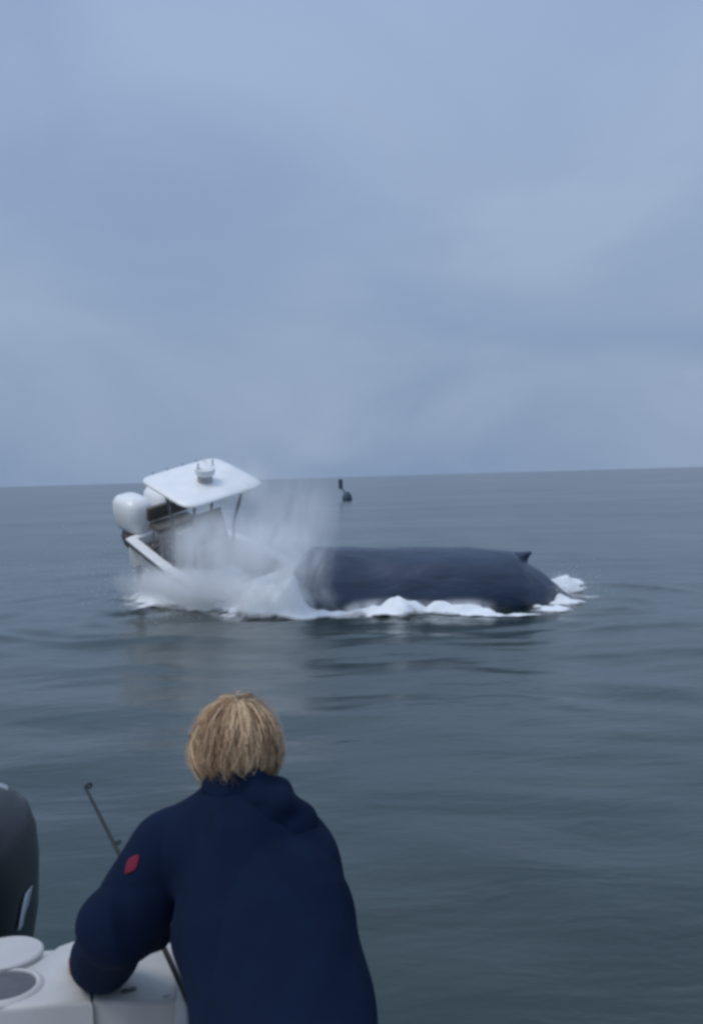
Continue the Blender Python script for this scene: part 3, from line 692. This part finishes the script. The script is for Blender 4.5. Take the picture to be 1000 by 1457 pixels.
    for i in range(14):
        t = i / 13; z = -0.115 + 0.085 * t
        for w in (-0.008, 0.008):
            ang = R(-5 + 7 * t) + w * 4.5
            c_, s_ = math.cos(ang), math.sin(ang); rx, ry = 0.2065 - 0.02 * max(0, (-0.14 - z) / 0.13), 0.322 - 0.02 * max(0, (-0.14 - z) / 0.13)
            V.append((rx * math.copysign(abs(c_) ** (2 / 3.2), c_), ry * math.copysign(abs(s_) ** (2 / 3.2), s_), z))
    for i in range(13): F.append((2 * i, 2 * i + 1, 2 * i + 3, 2 * i + 2))
    dc = obj('decal_stripe', V, F, M['decal'], cowl)
    so = dc.modifiers.new('thick', 'SOLIDIFY'); so.thickness = 0.004; so.offset = 1
    lathe('lower_cowl', [(0.13, -0.42), (0.17, -0.40), (0.185, -0.31), (0.14, -0.295)], M['cowl'], om, (0, 0, 0), 36)
    loft('midsection', [superring(0, 0, z, rx, ry, 2.6, 28) for z, rx, ry in ((-1.7, 0.05, 0.14), (-1.2, 0.06, 0.16), (-0.8, 0.09, 0.18), (-0.40, 0.12, 0.19))], M['cowl'], om)
    box('bracket', (-0.14, -0.50, -0.75), (0.14, -0.18, -0.36), M['dark'], om, 0.02)
build_own_boat()

# ------------------------------------------------------------------ fishing rod
def build_rod():
    a = U(121, 1119, 2.95); b = U(285, 1462, 2.30); root = empty('fishing_rod', b)
    tag(root, 'thin black fishing rod leaning behind the sleeve of the person', 'fishing rod')
    mid = (a + b) / 2 + Vector((0.006, 0, 0.012))
    pts = []
    for i in range(25):
        t = i / 24; pts.append((a * (1 - t) ** 2 + mid * 2 * t * (1 - t) + b * t * t) - b)
    pts = pts[::-1]
    tube('blank', pts, [0.0072 - 0.0032 * i / 24 for i in range(25)], M['rod'], root, 10)
    d = (b - a).normalized()
    tube('grip', [d * 0.0, d * 0.10], [0.013, 0.015], M['cork'], root, 14)
    for i in (17, 24):
        p = pts[i]; s, t = frame_at(pts[i - 1], pts[i]); ring = []
        V = []; F = []; r1, r2 = (0.0075, 0.003) if i == 24 else (0.006, 0.0022)
        for k in range(16):
            w = 2 * math.pi * k / 16; cc = p + s * 0.012 + s * math.cos(w) * r1 + t * math.sin(w) * r1
            for j in range(6):
                x = 2 * math.pi * j / 6; rad = (s * math.cos(w) + t * math.sin(w))
                V.append(cc + rad * math.cos(x) * r2 + s.cross(t) * math.sin(x) * r2)
        for k in range(16):
            for j in range(6): F.append((k * 6 + j, k * 6 + (j + 1) % 6, ((k + 1) % 16) * 6 + (j + 1) % 6, ((k + 1) % 16) * 6 + j))
        obj('line_guide', V, F, M['rod'], root)
build_rod()

# ------------------------------------------------------------------ person
def build_person():
    pel = U(416, 1565, 1.93); root = empty('person', (pel.x, pel.y - 0.05, DECK))
    tag(root, 'person with shaggy blond hair and navy hooded sweatshirt, back turned, leaning overboard', 'person')
    L = Vector(root.location); P = lambda px, py, Y: np.array(U(px, py, Y) - L)
    pel = np.array(pel - L); waist = P(403, 1440, 2.06); chest = P(371, 1300, 2.20); upper = P(347, 1205, 2.28); neck = P(345, 1135, 2.315); head = P(337, 1073, 2.37)
    shl = P(247, 1212, 2.29); shr = P(414, 1226, 2.27); ell = P(160, 1322, 2.25); wrl = P(147, 1368, 2.44); hal = P(122, 1388, 2.49)
    elr = P(420, 1345, 2.42); wrr = P(335, 1425, 2.46); har = P(298, 1440, 2.42)
    up = upper - waist; up = up / np.linalg.norm(up); rt = shr - shl; rt /= np.linalg.norm(rt); fw = np.cross(up, rt)   # towards the sea
    if fw[1] < 0: fw = -fw
    hipL, hipR = pel - rt * 0.085, pel + rt * 0.085
    ankL = np.array([-0.12, 0.04, 0.10]); ankR = np.array([0.12, -0.02, 0.10])
    knL = (hipL + ankL) / 2 + np.array([-0.01, 0.07, 0.0]); knR = (hipR + ankR) / 2 + np.array([0.01, 0.07, 0.0])
    # --- the body, one surface: head with face, neck, torso, arms, five-fingered hands, legs
    B = Field((-0.75, -0.35, 0.0), (0.45, 0.85, 1.65), 0.0055)
    hu = np.array([0.02, 0.10, 1.0]); hu /= np.linalg.norm(hu); hf = np.array([-0.10, 1.0, -0.10]); hf -= hu * (hf @ hu); hf /= np.linalg.norm(hf); hr = np.cross(hf, hu)
    hp = lambda x, y, z: head + hr * x + hf * y + hu * z
    B.cone(hp(0, -0.018, 0.02), hp(0, 0.018, 0.02), 0.082, 0.080, 0.02, flat=(hr, 0.90))
    B.cone(hp(0, 0.035, -0.02), hp(0, 0.055, -0.085), 0.060, 0.036, 0.03)
    B.cone(hp(0, 0.100, 0.0), hp(0, 0.116, -0.030), 0.008, 0.013, 0.012)
    for s in (-1, 1):
        B.ball(hp(s * 0.030, 0.097, 0.006), 0.013, 0.008, neg=True); B.ball(hp(s * 0.030, 0.086, 0.006), 0.0125, 0.004)
        B.cone(hp(s * 0.076, -0.004, 0.012), hp(s * 0.078, 0.0, -0.026), 0.014, 0.009, 0.008, flat=(hr, 0.5))
        B.cone(hp(s * 0.02, 0.104, 0.026), hp(s * 0.045, 0.094, 0.025), 0.006, 0.005, 0.012)
    B.cone(hp(-0.018, 0.099, -0.055), hp(0.018, 0.099, -0.055), 0.006, 0.006, 0.008); B.cone(hp(-0.02, 0.106, -0.0495), hp(0.02, 0.106, -0.0495), 0.0028, 0.0028, 0.003, neg=True)
    B.cone(hp(0, -0.01, -0.05), neck, 0.055, 0.058, 0.03)
    B.cone(neck, upper, 0.06, 0.095, 0.06); B.cone(upper, chest, 0.125, 0.135, 0.06, flat=(fw, 0.72)); B.cone(chest, waist, 0.135, 0.12, 0.06, flat=(fw, 0.72)); B.cone(waist, pel, 0.12, 0.135, 0.06, flat=(fw, 0.8))
    B.cone(upper, shl, 0.07, 0.05, 0.05); B.cone(upper, shr, 0.07, 0.05, 0.05)
    for s, e, w in ((shl, ell, wrl), (shr, elr, wrr)): B.cone(s, e, 0.046, 0.036, 0.03); B.cone(e, w, 0.036, 0.026, 0.02)
    for h, k, a in ((hipL, knL, ankL), (hipR, knR, ankR)):
        B.cone(h, k, 0.082, 0.055, 0.05); B.cone(k, a, 0.052, 0.034, 0.03); B.cone(a, a + np.array([0, 0.0, -0.05]), 0.035, 0.035, 0.02); B.cone(a + (0, -0.02, -0.06), a + (0, 0.14, -0.07), 0.034, 0.028, 0.02)
    def hand(w, pl, fwd, side, nrm, curl):
        B.cone(w, pl, 0.024, 0.032, 0.02, flat=(nrm, 0.55)); B.cone(pl - side * 0.02, pl + fwd * 0.035 - side * 0.022, 0.018, 0.014, 0.015); B.cone(pl + side * 0.018, pl + fwd * 0.035 + side * 0.02, 0.018, 0.014, 0.015)
        for i, ln in enumerate((0.062, 0.072, 0.066, 0.052)):
            b0 = pl + fwd * 0.035 + side * (0.030 - 0.020 * i); a1 = curl * 0.5; m = b0 + (fwd * math.cos(a1) - nrm * math.sin(a1)) * ln * 0.5; a2 = curl * 1.3
            e = m + (fwd * math.cos(a2) - nrm * math.sin(a2)) * ln * 0.5; B.cone(b0, m, 0.0088, 0.0082, 0.006); B.cone(m, e, 0.0082, 0.007, 0.004)
        t0 = pl + side * 0.026 - fwd * 0.012; t1 = t0 + (fwd * 0.6 + side * 0.8) * 0.034; t2 = t1 + (fwd * 0.85 + side * 0.3 - nrm * 0.5 * curl) * 0.028
        B.cone(t0, t1, 0.012, 0.010, 0.008); B.cone(t1, t2, 0.010, 0.008, 0.004)
    nz = np.array([0, 0, 1.0]); hd = np.array([-0.30, 0.95, 0.0]); hd /= np.linalg.norm(hd); hs = np.cross(hd, nz)
    hal[2] = CZ - L.z + 0.024; hand(wrl, hal, hd, hs, nz, 0.35)
    rd = np.array((-0.75, 0.1, -0.45)); rd /= np.linalg.norm(rd); rn = np.array((-0.2, 0.85, -0.3)); rn -= rd * (rn @ rd); rn /= np.linalg.norm(rn)
    hand(wrr, har, rd, np.cross(rd, rn), rn, 1.3)
    field_obj('body', B, M['skin'], root)
    # --- trousers and boots
    T = Field((-0.35, -0.35, 0.0), (0.35, 0.35, 1.0), 0.009)
    T.cone(waist * 0.4 + pel * 0.6, pel, 0.135, 0.15, 0.05, flat=(fw, 0.85))
    for h, k, a in ((hipL, knL, ankL), (hipR, knR, ankR)): T.cone(h, k, 0.10, 0.078, 0.05); T.cone(k, a + (0, 0, 0.02), 0.076, 0.066, 0.04)
    T.warp(lambda x, y, z: 0.004 * np.sin(38 * z + 6 * np.sin(9 * x)) * np.sin(14 * y + 3))
    field_obj('trousers', T, M['trousers'], root)
    for a in (ankL, ankR):
        S = Field((a[0] - 0.12, a[1] - 0.16, -0.005), (a[0] + 0.12, a[1] + 0.28, 0.2), 0.008)
        S.cone(a + (0, 0, 0.04), a + (0, 0, -0.04), 0.052, 0.050, 0.02); S.cone(a + (0, -0.02, -0.05), a + (0, 0.16, -0.06), 0.048, 0.040, 0.02)
        field_obj('boot', S, M['shoe'], root)
    # --- sweatshirt
    H = Field((-0.72, -0.30, 0.62), (0.36, 0.72, 1.56), 0.0058)
    H.cone(upper - up * 0.01, chest, 0.140, 0.172, 0.07, flat=(fw, 0.74)); H.cone(chest, waist, 0.172, 0.170, 0.07, flat=(fw, 0.76)); H.cone(waist, pel + up * 0.02, 0.170, 0.180, 0.05, flat=(fw, 0.80))
    H.cone(neck - up * 0.045, upper, 0.075, 0.12, 0.07, flat=(fw, 0.85))
    H.cone(upper, shl, 0.095, 0.072, 0.06); H.cone(upper, shr, 0.095, 0.072, 0.06)
    for sh in (shl, shr): H.cone(neck - up * 0.02, sh * 0.75 + neck * 0.25, 0.062, 0.060, 0.05)
    H.cone(shl, ell + np.array([0.020, 0, 0.008]), 0.074, 0.064, 0.07); H.cone(ell, wrl + (ell - wrl) * 0.02, 0.062, 0.050, 0.07)
    H.cone(shl * 0.45 + ell * 0.55, wrl, 0.056, 0.048, 0.06)
    H.cone(ell + np.array([0.035, 0.02, -0.012]), ell + np.array([0.070, 0.10, -0.055]), 0.044, 0.034, 0.03)
    H.cone(shr, elr, 0.074, 0.062, 0.05); H.cone(elr, wrr, 0.060, 0.044, 0.04)
    # cuff, and neck opening cut clear
    ax = (wrl - ell) / np.linalg.norm(wrl - ell); H.cone(wrl - ax * 0.035, wrl + ax * 0.006, 0.048, 0.044, 0.03)
    H.cone(neck + hu * 0.03, neck + hu * 0.12, 0.062, 0.09, 0.012, neg=True)
    armd = (ell - shl) / np.linalg.norm(ell - shl)
    def folds(x, y, z):
        p = np.stack([x, y, z], -1); w = 0.35 * np.sin(9 * x + 2.0 * z) + 0.3 * np.sin(7 * z - 5 * y)
        s = p @ up; a = p @ armd; d = np.linalg.norm(p - (ell + shl) / 2, axis=-1); arm = np.clip(1.25 - d / 0.20, 0, 1)
        diag = p @ (rt * 0.75 - up * 0.66); ridge = lambda v: 1 - 2 * np.abs(np.sin(v)) ** 0.7
        t1 = ridge(9 * diag + 2.5 * w) * np.clip(np.sin(6.5 * s + 2.5 * w + 1.0) * 1.5, 0, 1) * 0.0075
        t2 = np.sin(11 * (p @ (rt * 0.9 + up * 0.45)) + 4 * w) * 0.006
        t3 = ridge(26 * a + 4 * w + 8 * (p @ rt)) * 0.0050 * arm
        pit = np.exp(-((p - (shl + np.array([0.06, -0.06, -0.09]))) ** 2).sum(-1) / 0.004); t3 = t3 + 0.02 * pit
        low = np.clip((1.02 - s) / 0.3, 0, 1)
        return (t1 + t2) * (1 - 0.6 * arm) + t3
    H.warp(folds)
    ho = field_obj('sweatshirt', H, M['hoodie'], root)
    # --- hood lying in folds behind the neck, bunched to the right
    K = Field((-0.20 + neck[0], -0.24 + neck[1], neck[2] - 0.20), (0.24 + neck[0], 0.20 + neck[1], neck[2] + 0.10), 0.0045)
    nb = lambda dx, dy, dz: neck + rt * dx + fw * dy + np.array([0, 0, dz])
    loop = [nb(-0.076, 0.05, -0.030), nb(-0.078, -0.01, -0.022), nb(-0.058, -0.056, -0.002), nb(-0.02, -0.082, 0.018), nb(0.035, -0.080, 0.014), nb(0.082, -0.05, 0.004), nb(0.098, 0.0, -0.008), nb(0.085, 0.06, -0.03)]
    for i in range(len(loop) - 1): K.cone(loop[i], loop[i + 1], 0.024, 0.024, 0.02)
    l2 = [nb(-0.070, -0.050, -0.022), nb(-0.02, -0.088, -0.024), nb(0.040, -0.104, -0.036), nb(0.092, -0.098, -0.052), nb(0.124, -0.055, -0.060), nb(0.118, 0.01, -0.055)]
    for i in range(len(l2) - 1): K.cone(l2[i], l2[i + 1], 0.020 + 0.004 * i, 0.024 + 0.004 * i, 0.022)
    l3 = [nb(0.010, -0.094, -0.050), nb(0.060, -0.116, -0.078), nb(0.112, -0.105, -0.098), nb(0.130, -0.06, -0.098)]
    for i in range(len(l3) - 1): K.cone(l3[i], l3[i + 1], 0.014 + 0.006 * i, 0.020 + 0.006 * i, 0.020)
    K.warp(lambda x, y, z: 0.0028 * np.sin(60 * z + 22 * x + 3 * np.sin(25 * y)) + 0.002 * np.sin(45 * x - 30 * z))
    field_obj('hood', K, M['hoodie'], root)
    # --- red badge sewn on the sleeve: a thin patch following the cloth
    bpy.context.view_layer.update()
    bvh = BVHTree.FromObject(ho, bpy.context.evaluated_depsgraph_get()); cl = Vector((0, 0, CAM_Z)) - L
    V = []; F = []; nu, nv = 9, 9; ok = True
    for j in range(nv):
        for i in range(nu):
            a, b = i / (nu - 1) * 2 - 1, j / (nv - 1) * 2 - 1; a2, b2 = a * math.sqrt(1 - b * b * 0.3), b * math.sqrt(1 - a * a * 0.3)
            q = U(189 + 9 * a2 - 3 * b2, 1230 + 12 * b2 - 4 * a2, 2.2) - L; h = bvh.ray_cast(cl, (q - cl).normalized())
            if h[0] is None: h = bvh.find_nearest(q)
            V.append(h[0] + h[1] * 0.0022)
    for j in range(nv - 1):
        for i in range(nu - 1): k = j * nu + i; F.append((k, k + 1, k + nu + 1, k + nu))
    bd = obj('badge', V, F, M['patch'], ho); so = bd.modifiers.new('thick', 'SOLIDIFY'); so.thickness = 0.0016; so.offset = 0; bd['label'] = 'red badge on the left sleeve'
    # --- hair: scalp mass and separate locks combed from the crown
    hm = bpy.data.materials.new('blond_hair'); t, b = nodes_of(hm); b.inputs['Roughness'].default_value = 0.5; b.inputs['Specular IOR Level'].default_value = 0.25
    at = t.nodes.new('ShaderNodeAttribute'); at.attribute_name = 'tone'; rp = t.nodes.new('ShaderNodeValToRGB'); e = rp.color_ramp.elements
    e[0].color = (0.18, 0.095, 0.055, 1); e[1].color = (0.98, 0.77, 0.51, 1); mdl = e.new(0.5); mdl.color = (0.68, 0.46, 0.28, 1)
    t.links.new(at.outputs['Fac'], rp.inputs['Fac']); t.links.new(rp.outputs['Color'], b.inputs['Base Color'])
    V = []; F = []; tone = []; cnt = 0; SEG, SID = 11, 3
    NCL = 210
    clumps = []
    for c in range(NCL):
        ph = rng.uniform(-math.pi, math.pi); th0 = math.acos(1 - rng.random() * 0.95)
        clumps.append((ph, th0, rng.uniform(0.9, 1.12), rng.uniform(-1, 1), rng.uniform(0, 6.28), np.clip(rng.normal(0.52, 0.36), 0, 1), rng.uniform(0.82, 1.18)))
    crown = 0.25
    rad = np.array([0.072, 0.096, 0.088])
    for c in clumps:
        for k in range(44):
            dph = rng.normal(0, 0.12); ph = c[0] + dph; th0 = max(0.03, c[1] + rng.normal(0, 0.10)); front = math.cos(ph - math.pi / 2)   # ph=pi/2 faces the sea
            th1 = (2.04 if front < 0.35 else 1.30 + 0.75 * max(0, 0.7 - front)) * (0.5 + 0.5 * c[6]) + rng.normal(0, 0.14) - (0.5 if rng.random() < 0.22 else 0)
            if th0 > th1 - 0.5: th0 = max(0.03, th1 - rng.uniform(0.5, 0.8))
            lift = 1.0 + 0.10 * rng.random() + 0.14 * (c[2] - 0.9) / 0.22 + (0.24 * rng.random() if k % 6 == 0 else 0); tn = np.clip(c[5] + rng.normal(0, 0.12), 0, 1); wv = c[3] * 0.42 + rng.normal(0, 0.07); r0 = rng.uniform(0.0005, 0.0011)
            pts = []
            for s in range(SEG):
                u = s / (SEG - 1); th = th0 + (th1 - th0) * u; thp = min(th, 1.75)
                az = ph - 0.72 * dph * u ** 1.5 + wv * math.sin(2.6 * u + c[4]) * u + 0.10 * c[3] * u * u; f = lift + 0.14 * math.sin(min(1, u * 1.25) * math.pi * 0.62) * c[2]
                x = math.sin(thp) * math.cos(az) * rad[0] * f; y = math.sin(thp) * math.sin(az) * rad[1] * f - 0.012; z = math.cos(thp) * rad[2] * f + 0.012
                if th > 1.75: z -= (th - 1.75) * 0.10; x *= 1 - 0.20 * (th - 1.75) * 2; y *= 1 - 0.20 * (th - 1.75) * 2
                pts.append(hp(x, y, z) + np.array([0.0012 * math.sin(19 * u + k), 0, 0.0012 * math.cos(15 * u + k * 2)]))
            for s in range(SEG):
                p = Vector(pts[s]); a_ = Vector(pts[max(0, s - 1)]); b_ = Vector(pts[min(SEG - 1, s + 1)]); q1, q2 = frame_at(a_, b_); rr = r0 * (1 - 0.75 * (s / (SEG - 1)) ** 2)
                for m in range(SID):
                    w = 2 * math.pi * m / SID; V.append(p + (q1 * math.cos(w) + q2 * math.sin(w)) * rr); tone.append(tn)
            for s in range(SEG - 1):
                for m in range(SID): F.append((cnt + s * SID + m, cnt + s * SID + (m + 1) % SID, cnt + (s + 1) * SID + (m + 1) % SID, cnt + (s + 1) * SID + m))
            cnt += SEG * SID
    hb = Field(head - 0.18, head + 0.18, 0.006)
    hb.cone(hp(0, -0.022, 0.018), hp(0, 0.012, 0.018), 0.080, 0.080, 0.02, flat=(hr, 0.92)); hb.cone(hp(0, -0.040, -0.01), hp(0, -0.036, -0.045), 0.062, 0.054, 0.03)
    hb.cone(hp(0, 0.085, -0.06), hp(0, 0.14, -0.02), 0.075, 0.075, 0.01, neg=True)
    sc = field_obj('hair', hb, hm, root)
    a = sc.data.attributes.new('tone', 'FLOAT', 'POINT'); a.data.foreach_set('value', np.full(len(sc.data.vertices), 0.12, np.float32))
    st = obj('hair_strands', V, F, hm, sc); st['kind'] = 'stuff'
    a = st.data.attributes.new('tone', 'FLOAT', 'POINT'); a.data.foreach_set('value', np.array(tone, np.float32))
build_person()
